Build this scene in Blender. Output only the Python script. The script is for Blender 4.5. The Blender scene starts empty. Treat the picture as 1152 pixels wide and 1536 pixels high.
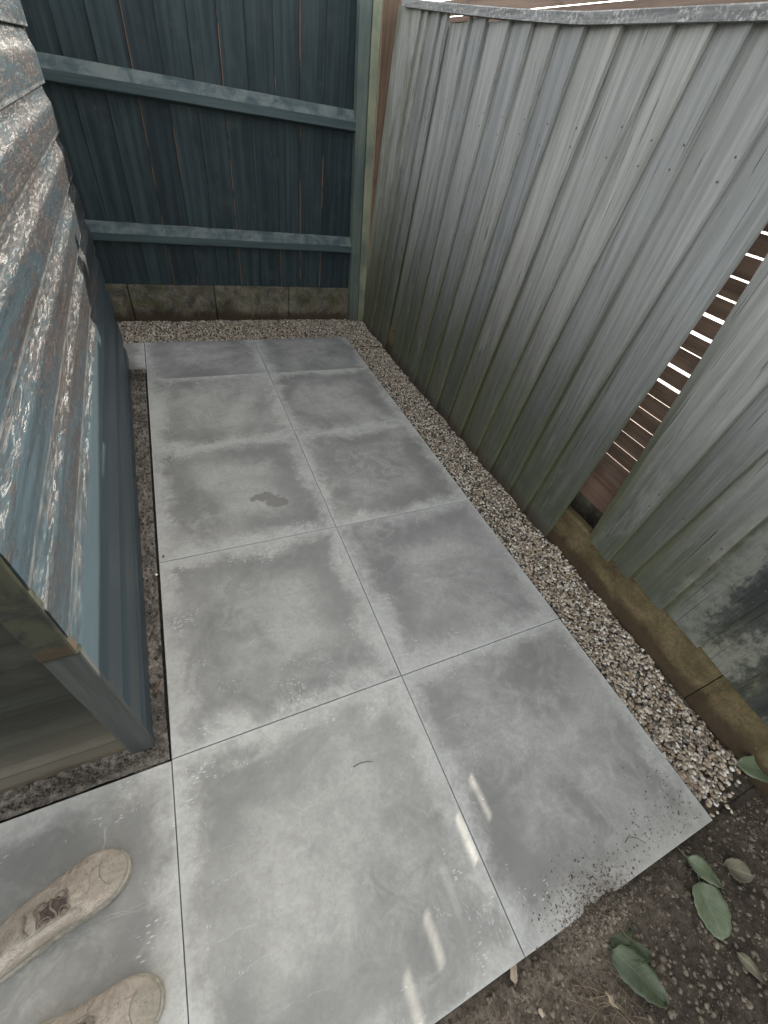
import bpy, bmesh, math, random
import numpy as np
from mathutils import Vector, Matrix, noise
random.seed(7)
rng = np.random.default_rng(7)
C = bpy.context.scene.collection
sc = bpy.context.scene

# ------------------------------------------------------------------ camera
cd = bpy.data.cameras.new('camera')
cam = bpy.data.objects.new('camera', cd)
C.objects.link(cam)
sc.camera = cam
cam.location = (0.27313, 0.28536, 1.53617)
cam.rotation_mode = 'XYZ'
cam.rotation_euler = (math.radians(45.0748), math.radians(-8.1022), math.radians(-22.8153))
cd.sensor_fit = 'HORIZONTAL'
cd.sensor_width = 36.0
cd.lens = 620.2 / 1152 * 36.0
cd.clip_start = 0.02
cd.clip_end = 500

# ------------------------------------------------------------------ light
SUN_EL, SUN_AZ = math.radians(29.1), math.radians(52.0)      # azimuth clockwise from +y
world = bpy.data.worlds.new('World')
sc.world = world
world.use_nodes = True
wn = world.node_tree.nodes
sky = wn.new('ShaderNodeTexSky')
sky.sky_type = 'NISHITA'
sky.sun_disc = False
sky.sun_elevation = SUN_EL
sky.sun_rotation = SUN_AZ
sky.air_density = 1.0
sky.dust_density = 2.0
wn['Background'].inputs['Strength'].default_value = 0.15
hs = wn.new('ShaderNodeHueSaturation')                       # white balance: a paler, less blue sky
hs.inputs['Saturation'].default_value = .34
world.node_tree.links.new(sky.outputs[0], hs.inputs['Color'])
tn = wn.new('ShaderNodeMix'); tn.data_type = 'RGBA'; tn.blend_type = 'MULTIPLY'
tn.inputs[0].default_value = 1; tn.inputs[7].default_value = (1.055, 1.0, .915, 1)
world.node_tree.links.new(hs.outputs[0], tn.inputs[6])
world.node_tree.links.new(tn.outputs[2], wn['Background'].inputs['Color'])
sd = bpy.data.lights.new('sun', 'SUN')
sun = bpy.data.objects.new('sun', sd)
C.objects.link(sun)
sd.energy = 2.6
sd.angle = math.radians(0.42)
sd.color = (1.0, 0.93, 0.82)
sdir = Vector((math.cos(SUN_EL) * math.sin(SUN_AZ), math.cos(SUN_EL) * math.cos(SUN_AZ), math.sin(SUN_EL)))
sun.rotation_euler = sdir.to_track_quat('Z', 'Y').to_euler()
sun.location = sdir * 20
sc.view_settings.view_transform = 'Standard'
sc.view_settings.look = 'None'
sc.view_settings.gamma = 1
sc.view_settings.use_curve_mapping = False
sc.view_settings.exposure = 2.2
sc.cycles.use_denoising = True
sc.cycles.max_bounces = 6
sc.cycles.diffuse_bounces = 4
sc.cycles.sample_clamp_indirect = 4

# ------------------------------------------------------------------ helpers
def lin(r, g, b):
    f = lambda c: (c / 255 / 12.92) if c / 255 <= 0.04045 else ((c / 255 + 0.055) / 1.055) ** 2.4
    return (f(r), f(g), f(b), 1)

class MT:
    """small node-material builder"""
    def __init__(s, name):
        s.m = bpy.data.materials.new(name)
        s.m.use_nodes = True
        s.nt = s.m.node_tree
        s.N, s.L = s.nt.nodes, s.nt.links
        s.b = s.N['Principled BSDF']
        s._tc = None
    def put(s, sock, v):
        if v is None: return
        if hasattr(v, 'is_output'): s.L.new(v, sock)
        else:
            if sock.type == 'RGBA' and not hasattr(v, '__len__'): v = (v, v, v, 1)
            if sock.type == 'RGBA' and len(v) == 3: v = tuple(v) + (1,)
            sock.default_value = v
    def obj(s):
        if s._tc is None: s._tc = s.N.new('ShaderNodeTexCoord')
        return s._tc.outputs['Object']
    def pos(s):
        return s.N.new('ShaderNodeNewGeometry').outputs['Position']
    def island(s):
        return s.N.new('ShaderNodeNewGeometry').outputs['Random Per Island']
    def rnd(s):
        return s.N.new('ShaderNodeObjectInfo').outputs['Random']
    def vec(s, v, scale=(1, 1, 1), off=(0, 0, 0)):
        n = s.N.new('ShaderNodeMapping')
        s.L.new(v, n.inputs[0])
        n.inputs['Scale'].default_value = scale
        s.put(n.inputs['Location'], off)
        return n.outputs[0]
    def shift(s, v, k=37.0):
        """offset coordinates by the object's random number so that copies differ"""
        m = s.N.new('ShaderNodeVectorMath'); m.operation = 'MULTIPLY_ADD'
        c = s.N.new('ShaderNodeCombineXYZ')
        r = s.rnd()
        for i in range(3): s.L.new(r, c.inputs[i])
        s.L.new(c.outputs[0], m.inputs[0]); m.inputs[1].default_value = (k, k * .7, k * 1.3)
        s.L.new(v, m.inputs[2])
        return m.outputs[0]
    def noise(s, v, scale=5, detail=4, rough=.55, dist=0, col=False):
        n = s.N.new('ShaderNodeTexNoise')
        s.L.new(v, n.inputs['Vector'])
        n.inputs['Scale'].default_value = scale; n.inputs['Detail'].default_value = detail
        n.inputs['Roughness'].default_value = rough; n.inputs['Distortion'].default_value = dist
        return n.outputs['Color' if col else 'Fac']
    def voro(s, v, scale=5, feature='F1', out='Distance', rand=1):
        n = s.N.new('ShaderNodeTexVoronoi'); n.feature = feature
        s.L.new(v, n.inputs['Vector']); n.inputs['Scale'].default_value = scale
        n.inputs['Randomness'].default_value = rand
        return n.outputs[out]
    def ramp(s, f, a=0., b=1., c=0., d=1., smooth=True):
        n = s.N.new('ShaderNodeMapRange')
        n.interpolation_type = 'SMOOTHSTEP' if smooth else 'LINEAR'
        s.put(n.inputs['Value'], f)
        for k, v in zip(('From Min', 'From Max', 'To Min', 'To Max'), (a, b, c, d)): s.put(n.inputs[k], v)
        return n.outputs[0]
    def math(s, op, a, b=None, c=None, clamp=False):
        n = s.N.new('ShaderNodeMath'); n.operation = op; n.use_clamp = clamp
        s.put(n.inputs[0], a); s.put(n.inputs[1], b)
        if c is not None: s.put(n.inputs[2], c)
        return n.outputs[0]
    def mul(s, a, b): return s.math('MULTIPLY', a, b)
    def mix(s, f, a, b, mode='MIX'):
        n = s.N.new('ShaderNodeMix'); n.data_type = 'RGBA'; n.blend_type = mode
        s.put(n.inputs[0], f); s.put(n.inputs[6], a); s.put(n.inputs[7], b)
        return n.outputs[2]
    def sep(s, v):
        n = s.N.new('ShaderNodeSeparateXYZ'); s.L.new(v, n.inputs[0]); return n.outputs
    def dist(s, v, p, sc=(1, 1, 1)):
        a = s.N.new('ShaderNodeVectorMath'); a.operation = 'SUBTRACT'
        s.L.new(v, a.inputs[0]); a.inputs[1].default_value = p
        m = s.N.new('ShaderNodeVectorMath'); m.operation = 'MULTIPLY'
        s.L.new(a.outputs[0], m.inputs[0]); m.inputs[1].default_value = sc
        l = s.N.new('ShaderNodeVectorMath'); l.operation = 'LENGTH'
        s.L.new(m.outputs[0], l.inputs[0]); return l.outputs['Value']
    def bump(s, h, strength=.3, dist=.01, prev=None):
        n = s.N.new('ShaderNodeBump'); n.inputs['Strength'].default_value = strength
        n.inputs['Distance'].default_value = dist
        s.put(n.inputs['Height'], h)
        if prev is not None: s.L.new(prev, n.inputs['Normal'])
        return n.outputs[0]
    def done(s, col=None, rough=.7, normal=None, spec=.4, **k):
        if col is not None: s.put(s.b.inputs['Base Color'], col)
        s.put(s.b.inputs['Roughness'], rough)
        s.put(s.b.inputs['Specular IOR Level'], spec)
        if normal is not None: s.L.new(normal, s.b.inputs['Normal'])
        for a, v in k.items(): s.put(s.b.inputs[a.replace('_', ' ')], v)
        return s.m

def mesh(name, V, F, mat=None, parent=None, smooth=False, loc=(0, 0, 0), data=None):
    if data is None:
        me = bpy.data.meshes.new(name)
        me.from_pydata([tuple(v) for v in V], [], F)
        me.update()
        if smooth:
            me.polygons.foreach_set('use_smooth', [True] * len(me.polygons))
    else: me = data
    if mat is not None and not me.materials: me.materials.append(mat)
    o = bpy.data.objects.new(name, me)
    C.objects.link(o)
    o.location = loc
    if parent is not None: o.parent = parent
    return o

def empty(name, loc=(0, 0, 0)):
    o = bpy.data.objects.new(name, None); C.objects.link(o); o.location = loc
    o.empty_display_size = .1
    return o

def tag(o, label=None, cat=None, group=None, kind=None):
    if label: o['label'] = label
    if cat: o['category'] = cat
    if group: o['group'] = group
    if kind: o['kind'] = kind
    return o

def box(x0, x1, y0, y1, z0, z1):
    V = [(x, y, z) for z in (z0, z1) for y in (y0, y1) for x in (x0, x1)]
    F = [(0, 2, 3, 1), (4, 5, 7, 6), (0, 1, 5, 4), (2, 6, 7, 3), (0, 4, 6, 2), (1, 3, 7, 5)]
    return V, F

def bevel(o, w=.003, seg=2):
    m = o.modifiers.new('bevel', 'BEVEL'); m.width = w; m.segments = seg; m.limit_method = 'ANGLE'
    m.angle_limit = math.radians(40)
    return o

def loft(rings, closed=True, caps=True):
    """rings: list of rings of points"""
    n = len(rings[0]); V = [p for r in rings for p in r]; F = []
    for i in range(len(rings) - 1):
        for j in range(n if closed else n - 1):
            a, b = i * n + j, i * n + (j + 1) % n
            F.append((a, b, b + n, a + n))
    if caps:
        F.append(tuple(range(n - 1, -1, -1)))
        F.append(tuple((len(rings) - 1) * n + j for j in range(n)))
    return V, F

def plank(name, p, q, half_w, half_t, wdir, mat, parent, segs=8, wob=.0015, seed=0, bev=.003):
    """a sawn timber from p to q; origin at p"""
    p, q = Vector(p), Vector(q); d = (q - p); w = Vector(wdir).normalized()
    t = d.normalized().cross(w).normalized(); w = t.cross(d.normalized())
    R = []
    for i in range(segs + 1):
        f = i / segs; c = d * f
        n1 = noise.noise(Vector((seed * 3.1, f * 3, 0))) * wob; n2 = noise.noise(Vector((seed * 1.7, f * 3, 9))) * wob
        c = c + w * n1 + t * n2
        hw, ht = half_w, half_t; b = bev
        R.append([c + w * a * 1 + t * e for a, e in ((-hw, -ht + b), (-hw + b, -ht), (hw - b, -ht), (hw, -ht + b), (hw, ht - b), (hw - b, ht), (-hw + b, ht), (-hw, ht - b))])
    V, F = loft(R)
    return mesh(name, V, F, mat, parent, loc=p)

# ------------------------------------------------------------------ materials
def m_slab():
    t = MT('paving_concrete'); o = t.obj(); s = t.shift(o)
    X, Y, Z = t.sep(o)[:3]
    # object origin in the slab's middle; half size 0.4: distance to the rim, wobbled
    ax = t.math('ABSOLUTE', X); ay = t.math('ABSOLUTE', Y)
    w = t.noise(s, 3.2, 5, .62, .6); w2 = t.noise(s, 19, 6, .68, .5)
    ed = t.math('SUBTRACT', .4, t.math('MAXIMUM', ax, ay))
    edn = t.math('ADD', ed, t.mul(t.math('SUBTRACT', w, .5), .26))
    edn = t.math('ADD', edn, t.mul(t.math('SUBTRACT', w2, .5), .10))
    cloud = t.noise(s, 2.0, 7, .64, .9); fine = t.noise(s, 75, 6, .74); mid = t.noise(s, 11, 7, .7, 1.0)
    sw = t.noise(t.vec(s, (2.5, 7, 1), (4, 2, 0)), 1, 6, .7, 1.6)
    base = t.mix(t.ramp(cloud, .34, .66), (.200, .200, .186), (.370, .366, .340))
    base = t.mix(t.ramp(mid, .42, .66, 0, .45), base, (.44, .436, .406))
    base = t.mix(t.ramp(sw, .52, .72, 0, .4), base, (.215, .216, .21))
    ring = t.mul(t.ramp(edn, .04, .10), t.ramp(edn, .12, .27, 1, 0))
    amt = t.ramp(t.noise(s, 1.7, 3, .5), .38, .60, .12, .66)
    base = t.mix(t.mul(ring, amt), base, (.160, .161, .152))
    band = t.ramp(edn, .0, .075, 1, 0)
    base = t.mix(t.mul(band, t.ramp(mid, .3, .6, .3, .72)), base, (.47, .470, .440))
    rim = t.ramp(t.math('ADD', ed, t.mul(w2, .02)), .012, .024, 1, 0)
    base = t.mix(t.mul(rim, .45), base, (.47, .475, .465))
    def ticks(scl, thr, amount, base, lo, hi, off):
        v = t.voro(t.vec(s, scl, off), 1, rand=.7)
        k = t.mul(t.ramp(v, .12, .36, 1, 0), t.ramp(t.noise(t.vec(s, (1, 1, 1), off), 7, 4, .65), thr, thr + .06))
        k = t.mul(k, t.mul(t.ramp(edn, lo, lo + .02), t.ramp(edn, hi, hi + .04, 1, 0)))
        return t.mix(t.mul(k, amount), base, (.74, .745, .73))
    base = ticks((46, 150, 1), .56, .5, base, .0, .09, (0, 0, 0))
    base = ticks((150, 46, 1), .58, .45, base, .0, .10, (9, 3, 0))
    base = ticks((260, 70, 1), .60, .40, base, .05, .6, (2, 8, 0))
    wv = t.N.new('ShaderNodeTexVoronoi'); wv.feature = 'DISTANCE_TO_EDGE'
    t.L.new(t.vec(t.mix(.10, s, t.noise(s, 5, 5, .6, 0, True), 'ADD'), (.8, 3.6, 1)), wv.inputs['Vector'])
    wv.inputs['Scale'].default_value = 2.2
    scr = t.mul(t.ramp(wv.outputs['Distance'], .001, .006, 1, 0), t.ramp(t.noise(s, 3.1, 4, .6), .55, .66))
    base = t.mix(t.mul(scr, .35), base, (.60, .605, .60))
    pv = t.voro(s, 60); ph = t.mul(t.ramp(pv, .04, .10, 1, 0), t.ramp(t.noise(s, 9, 2), .48, .58))
    base = t.mix(t.mul(ph, .6), base, (.11, .105, .095))
    base = t.mix(t.ramp(fine, .35, .68, 0, .30), base, (.17, .168, .16))
    P = t.pos(); wp = t.mix(.07, P, t.noise(P, 22, 5, .65, 0, True), 'ADD')
    st = t.math('MINIMUM', t.dist(wp, (.54, 1.93, .0), (.85, 2.0, 0)), t.dist(wp, (.60, 1.88, .0), (.95, 1.7, 0)))
    st = t.ramp(st, .050, .066, 1, 0)
    base = t.mix(t.mul(st, .75), base, (.155, .145, .125))
    yy = t.sep(P)
    dust = t.ramp(t.math('ADD', yy[1], t.mul(t.noise(P, 9, 6, .7), .25)), .07, .27, 1, 0)
    dust = t.mul(dust, t.ramp(yy[0], .75, 1.1))
    base = t.mix(t.mul(dust, .5), base, (.27, .25, .21))
    base = t.mix(1, base, t.mix(t.rnd(), (.94, .94, .95), (1.06, 1.06, 1.04)), 'MULTIPLY')
    h = t.math('ADD', t.mul(fine, .6), t.mul(mid, .8))
    return t.done(base, t.ramp(cloud, .3, .7, .48, .68), t.bump(h, .30, .002), .33)

def m_boardteal(name, wear, warm=0):
    """dark teal fence paint; raw timber shows along the board's edge (object x near 0) where wear is set"""
    t = MT(name); o = t.obj(); s = t.shift(o)
    g = t.noise(t.vec(s, (26, 26, 1.3)), 1, 6, .65, .3); c = t.noise(s, 5, 5, .6)
    base = t.mix(t.ramp(g, .35, .68), (.010, .020, .024), (.026, .044, .050))
    base = t.mix(t.ramp(c, .52, .75, 0, .5), base, (.055, .066, .066))
    base = t.mix(1, base, t.mix(t.rnd(), (.8, .82, .86), (1.2, 1.18, 1.14)), 'MULTIPLY')
    knots = t.ramp(t.voro(t.vec(s, (5, 5, 1.4)), 1), .05, .12, 1, 0)
    base = t.mix(t.mul(knots, .6), base, (.012, .014, .014))
    if wear:
        X = t.sep(o)
        k = t.noise(t.vec(s, (1, 1, 3.2)), 1, 5, .6)
        m = t.mul(t.ramp(t.math('ADD', X[0], t.mul(t.math('SUBTRACT', t.noise(s, 40, 3), .5), .003)),   .0026, .0045, 1, 0), t.ramp(k, wear, wear + .06))
        base = t.mix(t.mul(m, .85), base, (.21, .11, .06))
    sc1 = t.mul(t.ramp(t.noise(t.vec(s, (30, 30, 6)), 1, 2), .74, .78), .5)
    base = t.mix(sc1, base, (.14, .15, .15))
    return t.done(base, t.ramp(c, .3, .7, .55, .8), t.bump(g, .5, .003), .35)

def m_railteal():
    t = MT('fence_rail_paint'); o = t.obj(); s = t.shift(o)
    g = t.noise(t.vec(s, (1.5, 30, 30)), 1, 6, .65, .4); c = t.noise(s, 9, 6, .68, .5)
    n = t.N.new('ShaderNodeNewGeometry').outputs['Normal']
    up = t.ramp(t.sep(n)[2], .1, .6)
    base = t.mix(t.ramp(g, .3, .7), (.028, .050, .056), (.060, .088, .092))
    d = t.mul(up, t.ramp(c, .36, .66))                      # patchy paler tone on the upward face
    base = t.mix(t.mul(d, .65), base, (.17, .19, .18))
    return t.done(base, .6, t.bump(g, .4, .003), .4)

def m_postteal(green=0.):
    t = MT('post_paint'); o = t.obj(); s = t.shift(o)
    g = t.noise(t.vec(s, (34, 34, 1.2)), 1, 6, .65, .3); c = t.noise(s, 4, 5, .6)
    base = t.mix(t.ramp(g, .3, .7), (.035, .058, .062), (.085, .115, .115))
    base = t.mix(t.ramp(c, .34, .6, green * .35, green * .85), base, (.27, .29, .19))
    z = t.sep(o)[2]
    base = t.mix(t.ramp(z, .0, .35, .55, 0), base, (.07, .06, .042))
    return t.done(base, .65, t.bump(g, .5, .003), .35)

def m_rawwood(name, a, b, along='z'):
    t = MT(name); o = t.obj(); s = t.shift(o)
    sc_ = {'z': (30, 30, 1.1), 'y': (30, 1.1, 30), 'x': (1.1, 30, 30)}[along]
    g = t.noise(t.vec(s, sc_), 1, 6, .65, .5); c = t.noise(s, 5, 5, .6)
    base = t.mix(t.ramp(g, .32, .68), a, b)
    base = t.mix(t.ramp(c, .5, .75, 0, .5), base, tuple(x * .5 for x in a))
    kn = t.ramp(t.voro(t.vec(s, (4, 4, 4)), 1), .04, .09, 1, 0)
    base = t.mix(t.mul(kn, .7), base, tuple(x * .25 for x in a))
    return t.done(base, .75, t.bump(g, .5, .003), .3)

def m_featheredge():
    """weathered grey-green fence boards: object z along the board, world position for the big stains"""
    t = MT('weathered_fence_paint'); o = t.obj(); s = t.shift(o); P = t.pos(); z = t.sep(P)[2]; y = t.sep(P)[1]
    g = t.noise(t.vec(s, (40, 40, 1.4)), 1, 7, .68, .4); c = t.noise(s, 3.2, 6, .66, .5); f = t.noise(s, 38, 5, .7)
    c2 = t.noise(t.vec(s, (7, 7, 2.2), (3, 1, 7)), 1, 6, .7, .8)
    base = t.mix(t.ramp(g, .3, .7), (.066, .068, .062), (.128, .129, .119))
    base = t.mix(t.ramp(c, .42, .66, 0, .75), base, (.050, .056, .058))
    base = t.mix(t.ramp(c2, .52, .70, 0, .55), base, (.20, .205, .19))
    # sun glare painted in: boards turn paler towards the top
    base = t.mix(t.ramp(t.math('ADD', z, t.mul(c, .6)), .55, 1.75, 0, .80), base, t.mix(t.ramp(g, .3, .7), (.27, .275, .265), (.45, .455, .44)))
    # algae: strongest near the foot and along the overlapped edge of each board
    av = t.ramp(t.math('ADD', z, t.mul(t.math('SUBTRACT', c2, .5), 1.6)), .1, .95, 1, 0)
    far = t.ramp(y, 3.3, 3.9)
    av = t.math('MAXIMUM', t.mul(av, t.ramp(f, .3, .6, .25, .65)), t.mul(far, t.ramp(c2, .35, .6, 0, .8)))
    base = t.mix(t.mul(av, .75), base, (.085, .098, .045))
    uvn = t.N.new('ShaderNodeTexCoord').outputs['UV']; u = t.sep(uvn)[0]        # u = 0 at the thick edge, 1 under the next board
    un = t.math('ADD', u, t.mul(t.math('SUBTRACT', c2, .5), .25))
    lapd = t.mul(t.ramp(t.math('ADD', u, t.mul(f, .03)), .845, .89), t.ramp(z, .3, 1.6, .85, .12))  # dark lap line: grime with the step's shadow painted in
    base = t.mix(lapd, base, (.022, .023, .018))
    edge = t.math('MAXIMUM', t.ramp(un, .0, .10, 1, 0), t.ramp(un, .66, .84))
    base = t.mix(t.mul(t.mul(edge, t.ramp(z, .2, 1.4, 1, .05)), .6), base, (.105, .112, .062))
    kn = t.voro(t.vec(s, (9, 9, 2.6)), 1)
    base = t.mix(t.mul(t.ramp(kn, .05, .13, 1, 0), .5), base, (.045, .045, .042))
    st = t.mul(t.ramp(t.noise(t.vec(s, (60, 60, 3), (4, 4, 4)), 1, 4, .6), .62, .70), t.ramp(c, .4, .6, .1, .6))
    base = t.mix(st, base, (.26, .265, .25))
    # foot splash and pinkish bare tips
    base = t.mix(t.mul(t.ramp(t.math('ADD', z, t.mul(f, .06)), .02, .10, 1, 0), .75), base, (.06, .045, .034))
    # black mould with a chalky fringe on the near boards
    wp = t.mix(.22, P, t.noise(P, 9, 7, .72, 0, True), 'ADD')
    d = t.math('MINIMUM', t.dist(wp, (2.0, .54, .76), (0, 1.45, .42)), t.dist(wp, (2.0, .30, .50), (0, 1.1, .55)))
    d = t.math('ADD', d, t.mul(t.math('SUBTRACT', t.noise(t.vec(s, (24, 24, 14)), 1, 8, .82), .5), .30))
    fr = t.mul(t.mul(t.ramp(d, .12, .17), t.ramp(d, .19, .34, 1, 0)), t.ramp(f, .35, .55, .4, 1))
    base = t.mix(t.mul(fr, .55), base, (.27, .27, .235))
    base = t.mix(t.mul(t.ramp(d, .07, .20, 1, 0), .90), base, t.mix(t.ramp(g, .35, .7), (.020, .022, .023), (.045, .047, .047)))
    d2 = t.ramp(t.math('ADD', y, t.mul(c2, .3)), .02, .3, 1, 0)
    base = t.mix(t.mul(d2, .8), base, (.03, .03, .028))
    base = t.mix(1, base, t.mix(t.rnd(), (.80, .82, .84), (1.14, 1.12, 1.09)), 'MULTIPLY')
    h = t.math('ADD', t.mul(g, 1.), t.mul(f, .25))
    crk = t.ramp(t.noise(t.vec(s, (95, 95, 2.2), (1, 6, 2)), 1, 5, .6), .64, .70)
    base = t.mix(t.mul(crk, .55), base, (.035, .035, .032))
    h = t.math('SUBTRACT', h, t.mul(crk, .8))
    return t.done(base, .72, t.bump(h, .9, .004), .3)

def m_shed():
    """peeling blue-grey paint over dark weathered softwood, boards run along y"""
    t = MT('peeling_shed_paint'); o = t.obj(); P = t.pos(); z = t.sep(P)[2]
    s = t.shift(o, 11)
    g = t.noise(t.vec(s, (150, 3, 150)), 1, 8, .78, .3)
    gl = t.noise(t.vec(s, (45, 1.3, 45), (2, 5, 1)), 1, 8, .7, .6)
    blob = t.math('ADD', t.mul(t.noise(t.vec(P, (7, 1.6, 7)), 1, 8, .74, .5), .8), t.ramp(t.sep(P)[1], .9, 1.5, .02, .11))
    fl = t.noise(t.vec(s, (120, 26, 120)), 1, 7, .78, .4)
    cr = t.noise(t.vec(s, (95, 11, 95), (7, 2, 1)), 1, 8, .78, 1.0)
    paint = t.mix(t.ramp(g, .3, .7), (.020, .035, .044), (.030, .049, .060))
    wood = t.mix(t.ramp(gl, .34, .68), (.010, .0092, .0095), (.032, .026, .025))
    wood = t.mix(t.ramp(cr, .62, .72, 0, .5), wood, (.10, .072, .055))
    w = t.ramp(t.math('ADD', z, t.mul(t.math('SUBTRACT', blob, .5), .05)), .630, .642)
    lam = t.ramp(t.math('ADD', blob, t.mul(t.math('SUBTRACT', fl, .5), .8)), .42, .56)
    bare = t.mul(w, lam)
    grey = t.mix(t.ramp(fl, .35, .65), (.008, .014, .019), (.020, .031, .038))
    pc = t.mix(t.mul(w, t.ramp(gl, .42, .6, .1, .9)), paint, grey)
    col = t.mix(bare, pc, wood)
    rim = t.mul(w, t.mul(t.ramp(cr, .55, .59), t.ramp(cr, .61, .65, 1, 0)))
    col = t.mix(t.mul(rim, t.ramp(fl, .52, .62, 0, .4)), col, (.18, .175, .165))
    v = t.sep(t.N.new('ShaderNodeTexCoord').outputs['UV'])[1]         # 0 at the lip of the board, 1 under the next one
    vn = t.math('ADD', v, t.mul(t.math('SUBTRACT', fl, .5), .06))
    col = t.mix(t.mul(t.ramp(vn, .90, .97), .9), col, (.006, .006, .006))      # grime caught in the joint
    lip = t.mul(t.ramp(vn, .05, .09, 1, 0), t.mul(w, t.ramp(cr, .38, .55)))
    col = t.mix(t.mul(lip, .6), col, (.13, .135, .135))  # pale lip: worn paint plus a sun-caught edge painted into the colour
    cove_band = t.mul(t.mul(t.ramp(vn, .55, .66), t.ramp(vn, .78, .88, 1, 0)), t.mul(w, t.ramp(cr, .42, .58)))
    col = t.mix(t.mul(cove_band, .28), col, (.10, .106, .105))  # paler flecked band over the cove of each board
    rough = t.mix(bare, t.mix(w, (.40, .40, .40), (.32, .32, .32)), t.mix(t.ramp(fl, .4, .6), (.30, .30, .30), (.48, .48, .48)))
    h = t.math('ADD', t.mul(g, .35), t.mul(t.mul(w, fl), .9))
    h = t.math('ADD', h, t.mul(t.mul(w, t.ramp(cr, .56, .60)), .9))
    return t.done(col, rough, t.bump(h, .38, .0020), .5)

def m_shedfront():
    t = MT('shed_front_paint'); o = t.obj(); s = t.shift(o); P = t.pos(); z = t.sep(P)[2]
    g = t.noise(t.vec(s, (1.6, 50, 50)), 1, 7, .7, .4); c = t.noise(s, 6, 6, .66, .6)
    base = t.mix(t.ramp(g, .3, .7), (.010, .012, .009), (.025, .027, .021))
    base = t.mix(t.ramp(c, .5, .7, 0, .6), base, (.062, .058, .044))
    dirt = t.ramp(t.math('ADD', z, t.mul(c, .3)), .16, .55, 1, 0)
    base = t.mix(t.mul(dirt, .75), base, (.135, .120, .090))
    return t.done(base, .6, t.bump(g, .5, .003), .4)

def m_trim():
    t = MT('corner_trim_paint'); o = t.obj(); s = t.shift(o); z = t.sep(t.pos())[2]
    g = t.noise(t.vec(s, (50, 50, 1.6)), 1, 7, .7, .4); c = t.noise(s, 11, 6, .7, .8)
    base = t.mix(t.ramp(g, .3, .7), (.034, .039, .038), (.064, .070, .067))
    up = t.ramp(z, .63, .65)
    base = t.mix(t.mul(up, .85), base, t.mix(t.ramp(c, .4, .6), (.010, .012, .008), (.040, .042, .022)))
    rot = t.mul(t.mul(t.ramp(z, .64, .66), t.ramp(t.math('ADD', z, t.mul(c, .06)), .705, .735, 1, 0)), t.ramp(c, .46, .58))
    base = t.mix(t.mul(rot, .7), base, (.055, .026, .014))
    return t.done(base, .5, t.bump(t.math('ADD', g, t.mul(c, up)), .6, .004), .45)

def m_concrete(name, top_moss=.5, a=(.17, .155, .12), b=(.29, .27, .225)):
    t = MT(name); o = t.obj(); P = t.pos(); z = t.sep(P)[2]
    f = t.noise(P, 70, 6, .75); c = t.noise(P, 7, 6, .68, .6); c2 = t.noise(t.vec(P, (1, 1, 1), (5, 5, 5)), 13, 6, .7)
    base = t.mix(t.ramp(c, .32, .68), a, b)
    base = t.mix(t.ramp(f, .4, .65, 0, .5), base, tuple(x * .45 for x in a))
    base = t.mix(t.mul(t.ramp(c2, .42, .6), top_moss), base, (.085, .088, .030))
    sp = t.ramp(t.voro(P, 90), .10, .17, 1, 0)
    base = t.mix(t.mul(sp, t.ramp(c2, .5, .6, 0, .7)), base, (.46, .44, .38))
    wet = t.ramp(t.math('ADD', z, t.mul(t.math('SUBTRACT', c, .5), .13)), .025, .09, 1, 0)
    base = t.mix(t.mul(wet, .85), base, (.045, .030, .018))
    h = t.math('ADD', t.mul(f, .6), t.mul(c2, 1.))
    return t.done(base, .85, t.bump(h, .8, .006), .25)

def m_pebble():
    t = MT('pebble_stone'); r = t.island()
    rp = t.N.new('ShaderNodeValToRGB'); t.L.new(r, rp.inputs[0])
    cols = [(0, (.07, .055, .042)), (.14, (.27, .205, .14)), (.30, (.40, .33, .24)), (.44, (.15, .13, .11)), (.56, (.54, .49, .40)), (.68, (.36, .31, .24)), (.79, (.64, .60, .52)), (.88, (.46, .36, .235)), (.94, (.74, .71, .64))]
    e = rp.color_ramp.elements; rp.color_ramp.interpolation = 'CONSTANT'
    e[0].position, e[0].color = 0, cols[0][1] + (1,)
    e[1].position, e[1].color = cols[1][0], cols[1][1] + (1,)
    for p, c in cols[2:]:
        k = e.new(p); k.color = c + (1,)
    n = t.noise(t.pos(), 160, 3, .6)
    col = t.mix(t.ramp(n, .35, .65, 0, .35), rp.outputs[0], (.16, .13, .10))
    return t.done(col, .55, t.bump(n, .3, .001), .45)

def m_soil(name='soil', a=(.085, .070, .054), b=(.21, .175, .135)):
    t = MT(name); P = t.pos()
    c = t.noise(P, 6, 8, .72, .4); f = t.noise(P, 85, 8, .78); m = t.noise(P, 24, 6, .7)
    base = t.mix(t.ramp(c, .33, .66), a, b)
    base = t.mix(t.ramp(f, .45, .62, 0, .7), base, tuple(x * .25 for x in a))
    base = t.mix(t.ramp(m, .56, .68, 0, .65), base, (.32, .28, .22))
    sp = t.ramp(t.voro(P, 130), .10, .18, 1, 0)
    base = t.mix(t.mul(sp, t.ramp(m, .4, .6, 0, .8)), base, (.34, .31, .27))
    if name == 'soil':      # damper, darker earth away from the paving edge and towards the fence
        px = t.sep(P)
        damp = t.math('ADD', t.math('ADD', t.mul(px[0], .55), t.mul(px[1], -1.2)), t.mul(c, .9))
        base = t.mix(t.ramp(damp, .95, 1.45, 0, .72), base, (.040, .032, .024))
    h = t.math('ADD', t.mul(f, .6), t.mul(m, 1.))
    return t.done(base, .93, t.bump(h, 1., .008), .15)

def m_simple(name, a, b=None, scale=40, rough=.7, spec=.35, bstr=.3, bd=.002):
    t = MT(name); o = t.obj(); s = t.shift(o)
    n = t.noise(s, scale, 5, .65); b = b or tuple(x * .6 for x in a)
    col = t.mix(t.ramp(n, .35, .65), a, b)
    return t.done(col, rough, t.bump(n, bstr, bd), spec)

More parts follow.
